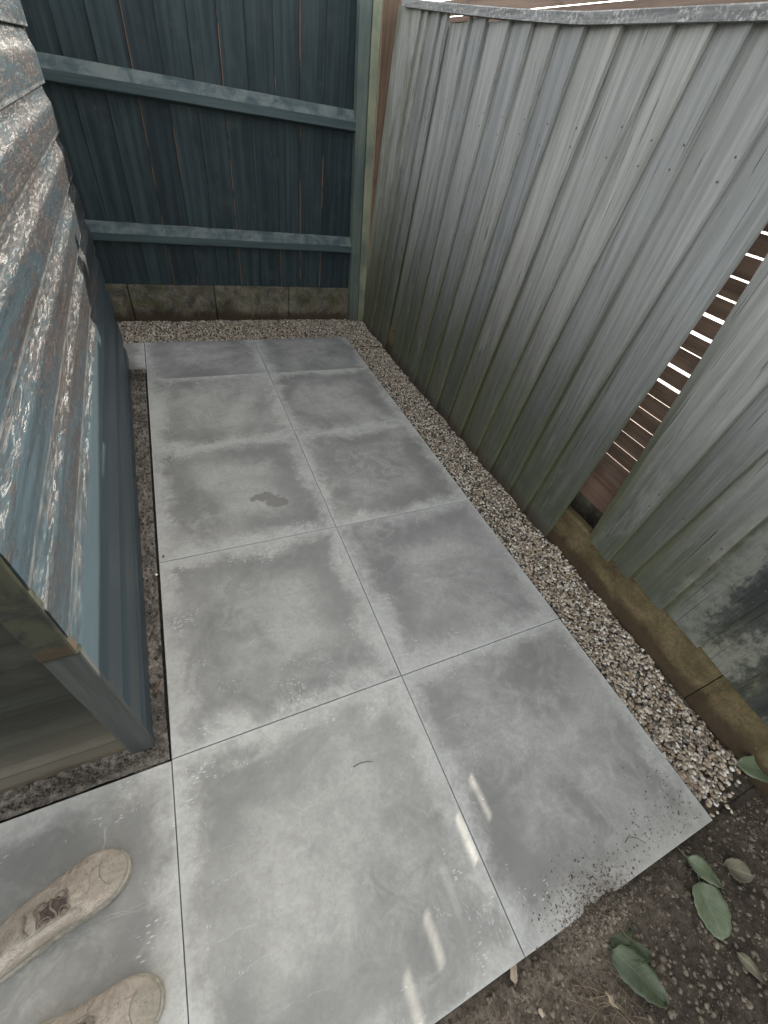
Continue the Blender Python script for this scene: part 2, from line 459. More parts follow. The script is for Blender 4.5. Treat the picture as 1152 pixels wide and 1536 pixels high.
def m_leaf(name, a, b, rough=.5):
    t = MT(name); o = t.obj(); s = t.shift(o)
    x, y, z = t.sep(o)[:3]
    n = t.noise(s, 22, 5, .6)
    col = t.mix(t.ramp(n, .35, .68), a, b)
    mid = t.ramp(t.math('ABSOLUTE', y), .0006, .0016, 1, 0)
    sy = t.math('FRACT', t.mul(t.math('SUBTRACT', x, t.mul(t.math('ABSOLUTE', y), .8)), 70))
    vein = t.mul(t.ramp(sy, .0, .10, 1, 0), .5)
    col = t.mix(t.math('MAXIMUM', t.mul(mid, .7), vein), col, tuple(min(1, v * 1.6 + .02) for v in a))
    col = t.mix(t.ramp(t.noise(s, 60, 3), .66, .72, 0, .7), col, (.10, .08, .05))
    return t.done(col, rough, t.bump(t.math('ADD', n, vein), .5, .002), .4)

def m_suede():
    t = MT('dusty_suede'); o = t.obj()
    c = t.noise(t.vec(o, (.6, 1.3, 1)), 13, 7, .70, .7); f = t.noise(o, 170, 5, .75); d = t.noise(t.vec(o, (.5, 1.6, 1), (3, 8, 1)), 20, 7, .72, .8)
    base = t.mix(t.ramp(c, .35, .65), (.30, .262, .212), (.40, .358, .295))
    sm = t.mul(t.ramp(d, .52, .60), t.ramp(d, .60, .72, 1, 0))
    base = t.mix(t.mul(sm, .5), base, (.55, .51, .44))
    base = t.mix(t.ramp(t.noise(o, 9, 5, .7), .55, .7, 0, .35), base, (.20, .165, .135))
    base = t.mix(t.ramp(f, .4, .7, 0, .3), base, (.12, .095, .08))
    q = t.sep(o); yw = t.math('ADD', t.math('ABSOLUTE', q[1]), 0)
    cap = t.mul(t.ramp(t.math('ADD', q[0], t.mul(t.mul(yw, yw), -14)), -.056, -.0545), t.ramp(yw, .030, .032, 1, 0))
    base = t.mix(t.mul(cap, .7), base, t.mix(t.ramp(c, .35, .65), (.24, .225, .18), (.34, .325, .27)))
    rimc = t.mul(t.mul(t.ramp(t.math('ADD', q[0], t.mul(t.mul(yw, yw), -14)), -.0585, -.0570), t.ramp(t.math('ADD', q[0], t.mul(t.mul(yw, yw), -14)), -.0555, -.0545, 1, 0)), t.ramp(yw, .030, .032, 1, 0))
    base = t.mix(t.mul(rimc, .6), base, (.09, .075, .06))
    dk = t.noise(t.vec(o, (14, 70, 40), (2, 2, 2)), 1, 6, .72, 1.5)
    base = t.mix(t.mul(t.ramp(dk, .60, .66), t.ramp(yw, .02, .045)), base, (.15, .125, .10))
    wr = t.noise(t.vec(o, (30, 16, 30), (5, 2, 2)), 1, 3, .5, 2.2)
    wl = t.mul(t.ramp(wr, .485, .50), t.ramp(wr, .50, .52, 1, 0))
    base = t.mix(t.mul(wl, .55), base, (.13, .10, .085))
    return t.done(base, .9, t.bump(t.math('ADD', t.mul(f, .5), t.math('ADD', t.mul(c, 1.5), t.mul(d, 1.)), ), .8, .006), .2)

def m_caprail():
    t = MT('weathered_rail_wood'); o = t.obj()
    g = t.noise(t.vec(o, (60, 2.5, 60)), 1, 6, .7, .4); sp = t.noise(o, 85, 6, .75); c = t.noise(o, 9, 5, .65)
    base = t.mix(t.ramp(g, .35, .65), (.14, .145, .145), (.27, .275, .27))
    base = t.mix(t.mul(t.ramp(sp, .50, .58), t.ramp(c, .35, .6)), base, (.48, .48, .46))
    base = t.mix(t.ramp(sp, .40, .34, 0, .7), base, (.05, .055, .05))
    return t.done(base, .8, t.bump(t.math('ADD', g, sp), .9, .004), .25)

M = dict(
    slab=m_slab(), teal=m_boardteal('dark_teal_board_paint', 0), tealw=m_boardteal('worn_teal_board_paint', .43),
    tealww=m_boardteal('part_worn_teal_board_paint', .52),
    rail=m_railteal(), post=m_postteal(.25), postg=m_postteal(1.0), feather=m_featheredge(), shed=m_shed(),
    shedfront=m_shedfront(), trim=m_trim(), gravelboard=m_concrete('mossy_concrete', .32, (.080, .058, .030), (.175, .135, .075)),
    kerbstone=m_concrete('damp_concrete', .45, (.055, .048, .038), (.22, .20, .165)),
    pebble=m_pebble(), soil=m_soil(), drysoil=m_soil('dry_soil', (.12, .108, .092), (.25, .225, .19)),
    bed=m_simple('gravel_bed_sand', (.10, .085, .068), (.055, .045, .035), 60, .9),
    brownpost=m_rawwood('brown_post_wood', (.10, .068, .046), (.19, .13, .092)),
    slat=m_rawwood('brown_slat_wood', (.135, .095, .072), (.25, .18, .14), 'y'),
    lowboard=m_rawwood('pinkish_board_wood', (.17, .105, .075), (.26, .17, .13), 'y'),
    greypost=m_rawwood('pale_post_wood', (.30, .27, .22), (.46, .42, .34)),
    caprail=m_caprail(),
    patio2=m_simple('pale_paving', (.50, .48, .44), (.40, .38, .35), 5, .8),
    felt=m_simple('roof_felt', (.05, .055, .05), None, 90, .9),
    leaf=m_leaf('green_leaf', (.085, .110, .060), (.13, .155, .095)),
    leafdark=m_leaf('dark_green_leaf', (.045, .062, .034), (.085, .105, .058)),
    leafdead=m_leaf('withered_leaf', (.13, .12, .08), (.075, .065, .045), .8),
    straw=m_simple('dry_straw', (.23, .18, .115), (.12, .09, .055), 30, .8),
    bark=m_simple('twig_bark', (.035, .028, .022), None, 50, .85),
    chip=m_simple('pale_wood_chip', (.42, .34, .25), (.28, .22, .16), 30, .8),
    suede=m_suede(), sole=m_simple('worn_rubber_sole', (.34, .325, .27), (.20, .185, .145), 45, .75),
    lace=m_simple('grubby_lace', (.11, .09, .075), (.05, .042, .036), 120, .9, .2, .6),
    lacelight=m_simple('dusty_tan_lace', (.26, .215, .175), (.13, .11, .09), 150, .95, .2, .6),
    denim=m_simple('faded_work_trousers', (.10, .10, .10), (.06, .06, .065), 160, .9, .2),
    bluewood=m_simple('rusty_metal', (.06, .04, .03), (.12, .07, .04), 100, .6),
    shell=m_simple('white_shell', (.75, .74, .70), (.6, .58, .53), 60, .4),
)

# ------------------------------------------------------------------ ground
def sheet(name, x0, x1, y0, y1, nx, ny, hf, mat, **k):
    xs = np.linspace(x0, x1, nx); ys = np.linspace(y0, y1, ny)
    V = [(x, y, hf(x, y)) for y in ys for x in xs]
    F = [(j * nx + i, j * nx + i + 1, (j + 1) * nx + i + 1, (j + 1) * nx + i) for j in range(ny - 1) for i in range(nx - 1)]
    return mesh(name, V, F, mat, **k)
V, F = [(-60, -60, -.13), (60, -60, -.13), (60, 60, -.13), (-60, 60, -.13)], [(0, 1, 2, 3)]
tag(mesh('ground', V, F, M['soil']), 'dark bare soil under and around the whole yard', kind='structure')

def fbm(x, y, s, o=4, z=0.):
    return noise.fractal(Vector((x * s, y * s, z)), 1.0, 2.1, o)
def soil_h(x, y):
    h = -.045 + .012 * fbm(x, y, 5) + .007 * fbm(x, y, 22) + .003 * fbm(x, y, 70, 2, 5)
    if y > -.05: h -= .012 * min(1, (y + .05) / .05)         # little trench along the slab edge
    if y > .0: h -= .03 * min(1, y / .008)
    b = math.exp(-((x - 1.06) / .11) ** 4) * math.exp(-((y + .018) / .060) ** 2)
    h += (.076 + .012 * fbm(x, y, 16, 3, 3)) * b * (1 if y < 0 else max(.0, 1.0 - 0 * y)) + (.03 * min(1, max(0, y) / .008) * b)                                       # crumbs heaped against the slab
    b2 = math.exp(-((x - 1.33) / .09) ** 2) * math.exp(-((y + .08) / .08) ** 2)
    return h + .016 * b2 * (1 + fbm(x, y, 30))
bedo = sheet('soil_bed', .1, 2.25, -1.3, .06, 330, 230, soil_h, M['soil'], smooth=True)
tag(bedo, 'dark crumbly garden soil in front of the paving', kind='structure')
def strip_h(x, y):
    return -.012 + .006 * fbm(x, y, 14) + .006 * fbm(x, y, 45, 3)
o = sheet('soil_strip', -.105, -.011, .80, 3.355, 26, 620, strip_h, M['drysoil'], smooth=True)
tag(o, 'narrow strip of grey dry soil between shed and paving', kind='structure')
o = sheet('soil_strip', -1.0, -.005, .803, .92, 260, 34, lambda x, y: -.005 + .014 * (y - .80) / .1 + .006 * fbm(x, y, 14) + .006 * fbm(x, y, 50, 3), M['drysoil'], smooth=True)
tag(o, 'crumbly soil along the foot of the shed front', kind='structure')

# gravel beds
def grav_h(x, y):
    h = -.017 + .006 * fbm(x, y, 6)
    if x > 1.62 and y < 3.6:
        h += -.012 * min(1, max(0, (x - 1.66) / .15)) - .015 * max(0, 1 - y / 1.2) 
    if y > 3.8: h += .012 * min(1, (y - 3.85) / .25)
    return h
V, F = [], []
def near_h(x, y):
    f = max(0, min(1, (y - .0) / .14)); f = f * f * (3 - 2 * f)
    return soil_h(x, min(y, .0)) * (1 - f) + (grav_h(x, y) - .006) * f + .004 * fbm(x, y, 40, 3)
o = sheet('soil_bed', 1.598, 1.935, .002, .36, 60, 60, near_h, M['soil'], smooth=True)
tag(o, 'dark soil where the side gravel peters out', kind='structure')
o = sheet('gravel_bed', 1.60, 1.935, .36, 4.2, 30, 300, lambda x, y: grav_h(x, y) - .006, M['bed'])
tag(o, 'sandy bed beneath the side gravel', kind='structure')
o = sheet('gravel_bed', -.6, 1.599, 3.775, 4.2, 160, 30, lambda x, y: grav_h(x, y) - .006, M['bed'])
tag(o, 'sandy bed beneath the back gravel', kind='structure')

def rock_base(k):
    bm = bmesh.new(); bmesh.ops.create_icosphere(bm, subdivisions=1, radius=1)
    v = np.array([tuple(q.co) for q in bm.verts]); f = np.array([[w.index for w in p.verts] for p in bm.faces]); bm.free()
    return v * (1 + .12 * (rng.random((len(v), 1)) - .5)), f
bases = [rock_base(i) for i in range(12)]
def pebbles(name, pts, sizes, mat, flat=.55, label=None, kind='stuff'):
    VV, FF, off = [], [], 0
    for i, (p, s) in enumerate(zip(pts, sizes)):
        v, f = bases[i % 12]
        e = np.array([1, .55 + .4 * rng.random(), flat * (.7 + .6 * rng.random())]) * s
        a, b, c = rng.random() * 6.28, rng.normal() * .35, rng.normal() * .35
        R = (Matrix.Rotation(a, 3, 'Z') @ Matrix.Rotation(b, 3, 'X') @ Matrix.Rotation(c, 3, 'Y'))
        VV.append((v * e) @ np.array(R).T + p); FF.append(f + off); off += len(v)
    VV = np.concatenate(VV); FF = np.concatenate(FF)
    me = bpy.data.meshes.new(name)
    me.vertices.add(len(VV)); me.vertices.foreach_set('co', VV.ravel().astype(np.float32))
    me.loops.add(FF.size); me.loops.foreach_set('vertex_index', FF.ravel().astype(np.int32))
    me.polygons.add(len(FF)); me.polygons.foreach_set('loop_start', (np.arange(len(FF)) * 3).astype(np.int32))
    me.polygons.foreach_set('loop_total', np.full(len(FF), 3, np.int32))
    me.polygons.foreach_set('use_smooth', np.ones(len(FF), bool))
    me.update(calc_edges=True); me.materials.append(mat)
    o = bpy.data.objects.new(name, me); C.objects.link(o)
    tag(o, label, kind=kind); return o
def fill(x0, x1, y0, y1, n, inside, s0, s1, lift=.0):
    P, S = [], []
    while len(P) < n:
        x, y = x0 + (x1 - x0) * rng.random(), y0 + (y1 - y0) * rng.random()
        if not inside(x, y): continue
        s = s0 + (s1 - s0) * rng.random() ** 1.6
        if y < 2.2 and x > 1.5: s *= 1.22 - .10 * y
        P.append((x, y, grav_h(x, y) + lift + .006 * rng.random())); S.append(s)
    return P, S
# right-hand strip: y from the flower bed to the corner; ragged near end
def in_side(x, y):
    e = .035 + .05 * (x - 1.62) / .25 + .05 * fbm(x, y, 9)
    if y < .15 and random.random() < .25: e -= .06
    lim = 1.885 - .02 * fbm(0, y, 4) + (.015 if y < 1.2 else 0)
    edge = 1.612 if random.random() > .02 else 1.598
    return y > e and x < lim and x > edge
P1, S1 = fill(1.58, 1.93, -.02, 4.15, 15500, in_side, .0052, .0100)
P2, S2 = fill(-.3, 1.64, 3.782, 4.16, 10500, lambda x, y: True, .0050, .0094)
pebbles('pebble_gravel', P1, S1, M['pebble'], label='mixed brown and white pebbles in strip beside the grey-green fence')
pebbles('pebble_gravel', P2, S2, M['pebble'], label='mixed brown pebbles in strip below the dark teal fence')
# a few pebbles in the slot beside the shed and grit on the soil
P3 = [(-.10 + .085 * rng.random(), 3.20 + .15 * rng.random(), -.004 + .006 * rng.random()) for _ in range(110)]
P3 += [(-.10 + .085 * rng.random(), .85 + 2.5 * rng.random(), -.009 + .005 * rng.random()) for _ in range(1100)]
P3 += [(-.95 + .93 * rng.random(), .815 + .06 * rng.random(), .0 + .006 * rng.random()) for _ in range(1100)]
pebbles('soil_grit', P3, [(.0022 + .006 * rng.random() ** 3) for _ in P3], m_simple('clod_earth', (.13, .115, .095), (.06, .05, .04), 120, .95, .1), label='crumbs of soil and grit along the foot of the shed')
P4 = []; S4 = []
for _ in range(11000):
    x, y = .35 + 1.75 * rng.random(), -.02 - .75 * rng.random() ** 1.2
    P4.append((x, y, soil_h(x, y) + .001)); S4.append(.0014 + .0095 * rng.random() ** 6)
for _ in range(90):
    x, y = 1.05 + .6 * rng.random(), -.16 - .4 * rng.random()
    P4.append((x, y, soil_h(x, y) + .002)); S4.append(.007 + .009 * rng.random() ** 2)
pebbles('soil_grit', P4, S4, m_simple('mixed_grit', (.21, .18, .14), (.07, .055, .04), 90, .95, .1), label='small stones and clods scattered over the garden soil')
P5 = []; S5 = []
for _ in range(4200):
    x, y = 1.06 + rng.normal() * .085, -.05 + abs(rng.normal()) * .060
    if rng.random() < .10: x, y = 1.45 + rng.normal() * .12, .02 + abs(rng.normal()) * .09
    if .82 < x < 1.6: P5.append((x, y, max(.0008 if y > 0 else -1, soil_h(x, y) + .001))); S5.append(.0008 + .0034 * rng.random() ** 4)
pebbles('soil_crumbs', P5, S5, m_simple('dark_crumb', (.26, .225, .18), (.05, .038, .028), 90, .95, .1), label='dark soil crumbs spilled on the near paving edge')

# ------------------------------------------------------------------ patio
patio = sheet('patio', -.79, 1.595, .01, 3.76, 2, 2, lambda x, y: -.05, M['bed'])
tag(patio, 'large grey square concrete paving slabs laid in two columns', kind='structure')
def slab(x0, x1, y0, y1, i):
    g = .0013; cx, cy = (x0 + x1) / 2, (y0 + y1) / 2
    z = [rng.normal() * .0011 for _ in range(4)]
    b = .0018; a = (x1 - x0) / 2 - g; c = (y1 - y0) / 2 - g
    V = []
    for (dx, dy, zz) in ((0, 0, -.035), (0, 0, -b), (b, b, 0)):
        for k, (sx, sy) in enumerate(((-1, -1), (1, -1), (1, 1), (-1, 1))):
            V.append((sx * (a - dx), sy * (c - dy), zz + z[k]))
    F = [(3, 2, 1, 0), (8, 9, 10, 11)]
    for r in (0, 4):
        for k in range(4): F.append((r + k, r + (k + 1) % 4, r + 4 + (k + 1) % 4, r + 4 + k))
    o = mesh('paving_slab', V, F, M['slab'], patio, loc=(cx, cy, 0))
    return o
k = 0
for col in (0, 1):
    for r in range(5):
        slab(col * .8, col * .8 + .8, r * .8, r * .8 + .8 if r < 4 else 3.772, k); k += 1
slab(-.8, 0, 0, .797, k); slab(-.8, -.002, 3.36, 3.768, k)
slab(-1.6, -.8, 0, .797, k)

# ------------------------------------------------------------------ shed
shed = empty('garden_shed', (-.5, 1.8, 0))
tag(shed, 'dark blue-grey timber shed with peeling paint left of the paving', 'shed')
sx = Vector((-.5, 1.8, 0))
A0, B0 = Vector((-.044, .856, 0)), Vector((-.100, 3.44, 0))
LAPS = [.0, .165, .345, .525, .702, .868, 1.032, 1.20, 1.368, 1.54, 1.71, 1.88, 2.05]
def lapboard(z0, z1, P, Q, nrm, segs, mat, seed, parent, rough=1.):
    """shiplap board: flat face then a cove running back under the next board; profile in (out, z)"""
    h = z1 - z0
    prof = [(-.026, 0), (.001, 0), (.003, .0025), (.003, .02), (.003, h * .5), (.0028, h - .072), (.0010, h - .062), (-.0050, h - .050), (-.0100, h - .034), (-.0128, h - .017), (-.0138, h - .004), (-.014, h + .003), (-.026, h + .003)]
    d = Q - P; R = []
    nd = d.normalized()
    for i in range(segs + 1):
        f = i / segs; base = P + d * f; ring = []
        for j, (a, z) in enumerate(prof):
            wob = (.0006 * noise.noise(Vector((f * 3, seed, z * 9))) + rough * .0006 * noise.noise(Vector((f * 90, seed * 3, z * 60)))) if 0 < j < 12 else 0
            zz = z0 + z
            if j <= 3: zz += .0012 * noise.noise(Vector((f * 4, seed * 7, 1))) + rough * .0007 * noise.noise(Vector((f * 60, seed, 4)))
            ring.append(base + nrm * (a + wob) + Vector((0, 0, zz)))
        R.append(ring)
    V, F = loft(R, True, True)
    o = mesh('weatherboard', [v - P - Vector((0, 0, z0)) for v in V], F, mat, parent, smooth=False)
    uv = o.data.uv_layers.new(name='UVMap')
    for lp in o.data.loops: uv.data[lp.index].uv = (0, V[lp.vertex_index][2] / h - z0 / h)
    o.location = P + Vector((0, 0, z0)) - (Vector(parent.location) if parent else Vector())
    me = o.data
    at = [abs(p.normal.z) < .99 for p in me.polygons]
    me.polygons.foreach_set('use_smooth', at)
    me.set_sharp_from_angle(angle=math.radians(38))
    return o
ns = (B0 - A0).cross(Vector((0, 0, 1))).normalized()
for i in range(len(LAPS) - 1):
    # each board ends a little differently at the far corner
    e = (B0 - A0).normalized() * (rng.random() * .012)
    lapboard(LAPS[i] + (.03 if i == 0 else 0), LAPS[i + 1], A0, B0 + e, ns, 150, M['shed'], i + 1, shed, .4 if i < 3 else 1.)
nf = Vector((0, -1, 0))
for i in range(len(LAPS) - 1):
    lapboard(LAPS[i] + (.035 if i == 0 else 0), LAPS[i + 1], Vector((-1.9, .874, 0)), Vector((-.070, .874, 0)), nf, 60, M['shedfront'], i + 40, shed, .5)
def sp(o): o.location = Vector(o.location) - sx; return o
sp(plank('corner_trim', (-.0735, .861, .012), (-.0735, .861, .648), .0335, .011, (1, 0, 0), M['trim'], shed, 10, .001, 3))
sp(plank('corner_trim', (-.0755, .860, .652), (-.0755, .860, 2.05), .0320, .011, (1, 0, 0), M['trim'], shed, 14, .002, 5))
sp(plank('base_timber', (-1.9, .885, .012), (-.085, .885, .012), .022, .014, (0, 0, 1), m_rawwood('damp_base_wood', (.055, .045, .032), (.115, .095, .068), 'x'), shed, 20, .002, 6))
# carcass behind the cladding, door, added roof
V, F = box(-1.88, -.135, .90, 3.45, -.02, 2.05)
sp(mesh('frame_panel', V, F, M['felt'], shed))
V = [(-2.05, .72, 2.06), (.03, .72, 2.06), (-1.0, .72, 2.50), (-2.05, 3.6, 2.06), (.03, 3.6, 2.06), (-1.0, 3.6, 2.50)]
V += [(x, y, z + .03) for x, y, z in V]
F = [(0, 2, 5, 3), (2, 1, 4, 5), (6, 9, 11, 8), (8, 11, 10, 7), (0, 6, 8, 2), (2, 8, 7, 1), (3, 5, 11, 9), (5, 4, 10, 11), (0, 3, 9, 6), (1, 7, 10, 4)]
sp(mesh('unseen_roof', V, F, M['felt'], shed))  # roof out of view, added to keep sunlight from leaking into the shed
V = [(-1.88, .90, 2.05), (-.09, .90, 2.05), (-1.0, .90, 2.46), (-1.88, 3.45, 2.05), (-.09, 3.45, 2.05), (-1.0, 3.45, 2.46)]
sp(mesh('gable', V, [(0, 1, 2), (3, 5, 4), (0, 3, 4, 1)], M['shedfront'], shed))

# ------------------------------------------------------------------ back fence (dark teal)
bf = empty('timber_fence', (0, 4.2, 0))
tag(bf, 'dark teal closeboard fence with two rails across the far end', 'fence')
edges = [-.90, -.73, -.56, -.39, -.226, -.056, .115, .288, .461, .630, .800, .961, 1.131, 1.297, 1.472, 1.63, 1.80]
wear = {.288: 'tealw', .461: 'tealww', .800: 'tealw', 1.131: 'tealww', 1.297: 'tealw', 1.472: 'tealww'}
def vboard(x0, x1, y, z0, z1, mat, seed):
    """featheredge board; thick edge at x0 (object x = 0), tapering to x1"""
    R = []
    for i in range(9):
        f = i / 8; z = z0 + (z1 - z0) * f
        a = .0018 * noise.noise(Vector((seed, f * 3, 1)));
        xa = x0 + a; yt = y - .0135 + a; R.append([(xa, y + .004, z), (xa, yt + .001, z), (xa + .0015, yt, z), (x1 + .014, y - .002, z), (x1 + .014, y + .004, z)])
    V, F = loft(R)
    V = [(p[0] - x0, p[1] - y, p[2] - z0) for p in V]
    o = mesh('fence_board', V, F, M[mat], bf, loc=(x0, y - 4.2, z0))
    return o
for i in range(len(edges) - 1):
    vboard(edges[i], edges[i + 1], 4.200 + .0, .262 + rng.normal() * .001, 1.97 + rng.normal() * .006, wear.get(edges[i], 'teal'), i * 1.3)
def arris(name, z, h, nose, x0, x1, yb, parent, seed, tilt=0):
    R = []
    for i in range(41):
        f = i / 40; x = x0 + (x1 - x0) * f
        n = .0022 * noise.noise(Vector((f * 5, seed, 0))); n2 = .0018 * noise.noise(Vector((f * 13, seed, 4)))
        R.append([(x, yb, z - h / 2 + n2), (x, yb - nose + .006 + n, z - h * .40 + n), (x, yb - nose + n2, z - h * .36 + n), (x, yb - nose + n2, z + h * .02 + n), (x, yb - nose + .005 + n2, z + h * .07 + n), (x, yb, z + h / 2 + n2)])
    V, F = loft(R)
    V = [(a - x0, b - yb, c - z) for a, b, c in V]
    return mesh(name, V, F, M['rail'], parent, loc=(x0, yb - 4.2, z))
arris('fence_rail', 1.392, .122, .062, -.9, 1.742, 4.1835, bf, 1)
arris('fence_rail', .614, .118, .062, -.9, 1.752, 4.1835, bf, 5)
# low wall of concrete blocks under it
gb = empty('block_plinth', (0, 4.2, 0))
tag(gb, 'low damp concrete plinth under the dark teal fence', 'plinth')
for i, (x0, x1) in enumerate(((-1.30, -.678), (-.674, -.052), (-.046, .572), (.577, 1.190), (1.194, 1.752))):
    o = mesh('concrete_block', *[(lambda b: b)(box(0, x1 - x0, -.028 + rng.normal() * .0015, .030, -.12, .268 + rng.normal() * .002))][0], M['kerbstone'], gb, loc=(x0, 0, 0))
    bevel(o, .006, 2)

# posts at the corner
V, F = box(-1.3, 1.75, .034, .05, -.12, .255)
mesh('joint_light_block', V, F, M['felt'], gb)  # dark strip added behind the joints to stop sun leaking through
pa = plank('fence_post', (1.800, 4.150, -.05), (1.690, 4.150, 2.15), .040, .034, (1, 0, 0), M['post'], None, 10, .002, 2)
tag(pa, 'dark teal post where the far fence meets the side fence', 'fence post')
pb = plank('fence_post', (1.876, 4.140, -.05), (1.7685, 4.140, 2.15), .031, .022, (1, 0, 0), M['postg'], None, 10, .002, 12)
tag(pb, 'pale green stained batten between dark teal post and brown post', 'fence post')
pc = plank('fence_post', (2.045, 4.215, -.05), (1.945, 4.215, 2.2), .105, .030, (1, 0, 0), M['brownpost'], None, 10, .002, 22)
tag(pc, 'reddish brown raw wood post in the far right corner', 'fence post')

# ------------------------------------------------------------------ side fence (grey-green featheredge)
rf = empty('timber_fence', (1.9, 2.0, 0))
tag(rf, 'tall weathered grey-green featheredge fence with one open gap on the right', 'fence')
# (y at foot, lean of that edge per metre up, foot z)
E_ = [(4.07, -.073), (3.99, -.150), (3.885, -.143), (3.712, -.132), (3.555, -.10), (3.43, -.150), (3.26, -.075), (3.13, -.090), (2.94, -.10), (2.752, -.095),
      (2.565, -.088), (2.392, -.085), (2.205, -.088), (2.003, -.100), (1.822, -.085), (1.612, -.040), (1.452, -.060), (1.245, -.042)]
def top_z(y):
    return 1.822 + .05 * max(0, min(1, (y - 1.5) / 1.5)) + .085 * max(0, (y - 3.0))**1.3
def fboard(ya, la, yb, lb, za, zb, ztop, ov=.018, proud=0., seed=0, wedge=None):
    """board between its thin (far) edge ya and its thick (near) edge yb"""
    R = []; n = 12
    for i in range(n + 1):
        f = i / n; w = .0022 * noise.noise(Vector((seed * 2.3, f * 2.5, 0))); w2 = .0025 * noise.noise(Vector((seed * 1.3, f * 2.2, 8)))
        zz = za + (ztop - za) * f; zzb = zb + (ztop - zb) * f
        pa_ = ya + ov + la * zz + w; pb_ = yb + lb * zzb + w2
        x1 = 1.911; x0 = 1.906 - proud
        R.append([(x1 + .002, pa_, zz), (x0 + .002, pa_, zz), (1.8845 - proud + w, pb_ + .0015, zzb), (1.886 - proud + w, pb_, zzb), (1.905 - proud, pb_, zzb)])
    V, F = loft(R)
    org = Vector((1.9, yb, min(za, zb)))
    V = [(p[0] - org.x, (p[1] - org.y) - lb * p[2], p[2] - org.z) for p in V]
    # keep object y = 0 on the thick edge: shear back through the object's own rotation is avoided, so bake the lean again
    V = [(a, b + lb * (c + org.z), c) for a, b, c in V]
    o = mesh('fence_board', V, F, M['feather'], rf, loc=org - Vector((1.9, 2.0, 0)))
    uv = o.data.uv_layers.new(name='UVMap'); U = (1, 1, .02, 0, 0)
    for lp in o.data.loops:
        vi = lp.vertex_index; uv.data[lp.index].uv = (U[vi % 5], V[vi][2])
    return o
gaps = {12: .0050, 15: .0026}
for i in range(len(E_) - 1):
    (ya, la), (yb, lb) = E_[i], E_[i + 1]
    if i == 4:        # a dark open slot low down between two boards
        yb_, lb_ = yb, lb
        # short recessed board behind the slot
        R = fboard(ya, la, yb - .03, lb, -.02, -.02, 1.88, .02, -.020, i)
        continue
    z0 = rng.normal() * .006 - .055
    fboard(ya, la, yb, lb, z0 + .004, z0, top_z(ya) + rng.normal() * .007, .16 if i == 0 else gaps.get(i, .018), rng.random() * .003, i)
# near boards stand on the concrete gravel boards
NE = [(1.048, .063), (.912, -.02), (.808, -.052), (.618, .004), (.443, -.003), (.272, 0), (.10, 0), (-.075, 0), (-.25, 0), (-.42, 0), (-.6, 0)]
zb = [.170, .186, .200, .202, .205, .185, .19, .19, .19, .19]
for i in range(len(NE) - 1):
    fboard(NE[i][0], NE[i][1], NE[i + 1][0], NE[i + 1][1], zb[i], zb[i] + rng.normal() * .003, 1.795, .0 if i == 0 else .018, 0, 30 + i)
NV, NF = [], []
def nail(x, y, z, r=.0035):
    b = len(NV)
    NV.append((x - .0022, y, z))
    for q in range(8): NV.append((x, y + r * math.cos(q * .7854), z + r * math.sin(q * .7854)))
    for q in range(8): NF.append((b, b + 1 + q, b + 1 + (q + 1) % 8))
for (y, l) in E_[1:] + NE[1:-1]:
    for z in (.52, .58, 1.5, 1.57):
        nail(1.8835, y + .020 + l * z + rng.normal() * .004, z + rng.normal() * .008)
tag(mesh('nail_heads', [(a - 1.9, b - 2.0, c) for a, b, c in NV], NF, M['bluewood'], rf), kind='stuff')
# capping rail: dips from the far corner, runs on towards the camera
def capz(y): return 1.858 + .058 * max(0, (y - 2.2)) ** 1.2 - .012 * max(0, 2.2 - y)
R = []
for i in range(49):
    y = 3.95 - 5.2 * i / 48; z = capz(y); w = .002 * noise.noise(Vector((i * .3, 3, 0)))
    hh = .017
    R.append([(1.868 + w, y, z - hh), (1.868 + w, y, z + hh - .004), (1.873 + w, y, z + hh), (1.916, y, z + hh), (1.916, y, z - hh)])
V, F = loft(R)
mesh('capping_rail', [(a - 1.9, b - 2.0, c) for a, b, c in V], F, M['caprail'], rf)
# rails and posts on the far side of the boards
for z in (.55, 1.55):
    V, F = box(.016, .056, -2.6, 2.05, z - .03, z + .03)
    # leave the open gap clear
    for (a, b) in ((-2.6, -.99), (-.74, 2.05)):
        V, F = box(.034, .070, a, b, z - .03, z + .03)
        mesh('fence_rail', V, F, M['brownpost'], rf)
# concrete gravel boards under the near part
cg = empty('gravel_board_row', (1.92, 0, 0))
tag(cg, 'mossy brown concrete gravel boards under the near end of the grey-green fence', 'gravel board')
def gboard(y0, y1, z1, seed):
    R = []
    for i in range(41):
        y = y0 + (y1 - y0) * i / 40; n = .002 * noise.noise(Vector((y * 14, seed, 0))); n2 = .003 * noise.noise(Vector((y * 11, seed, 5)))
        e = .006 if i in (0, 40) else 0
        R.append([(.0 + n + e, y, -.14), (.0 + n + e, y, .06), (-.001 + n + e, y, z1 - .012 + n2), (.010 + e, y, z1 + n2), (.045, y, z1), (.045, y, -.14)])
    V, F = loft(R)
    mesh('gravel_board', V, F, M['gravelboard'], cg, loc=(-.012, 0, 0))
gboard(.3295, 1.90, .192, 1); gboard(1.906, 4.12, .19, 3); gboard(-1.3, .326, .188, 2)

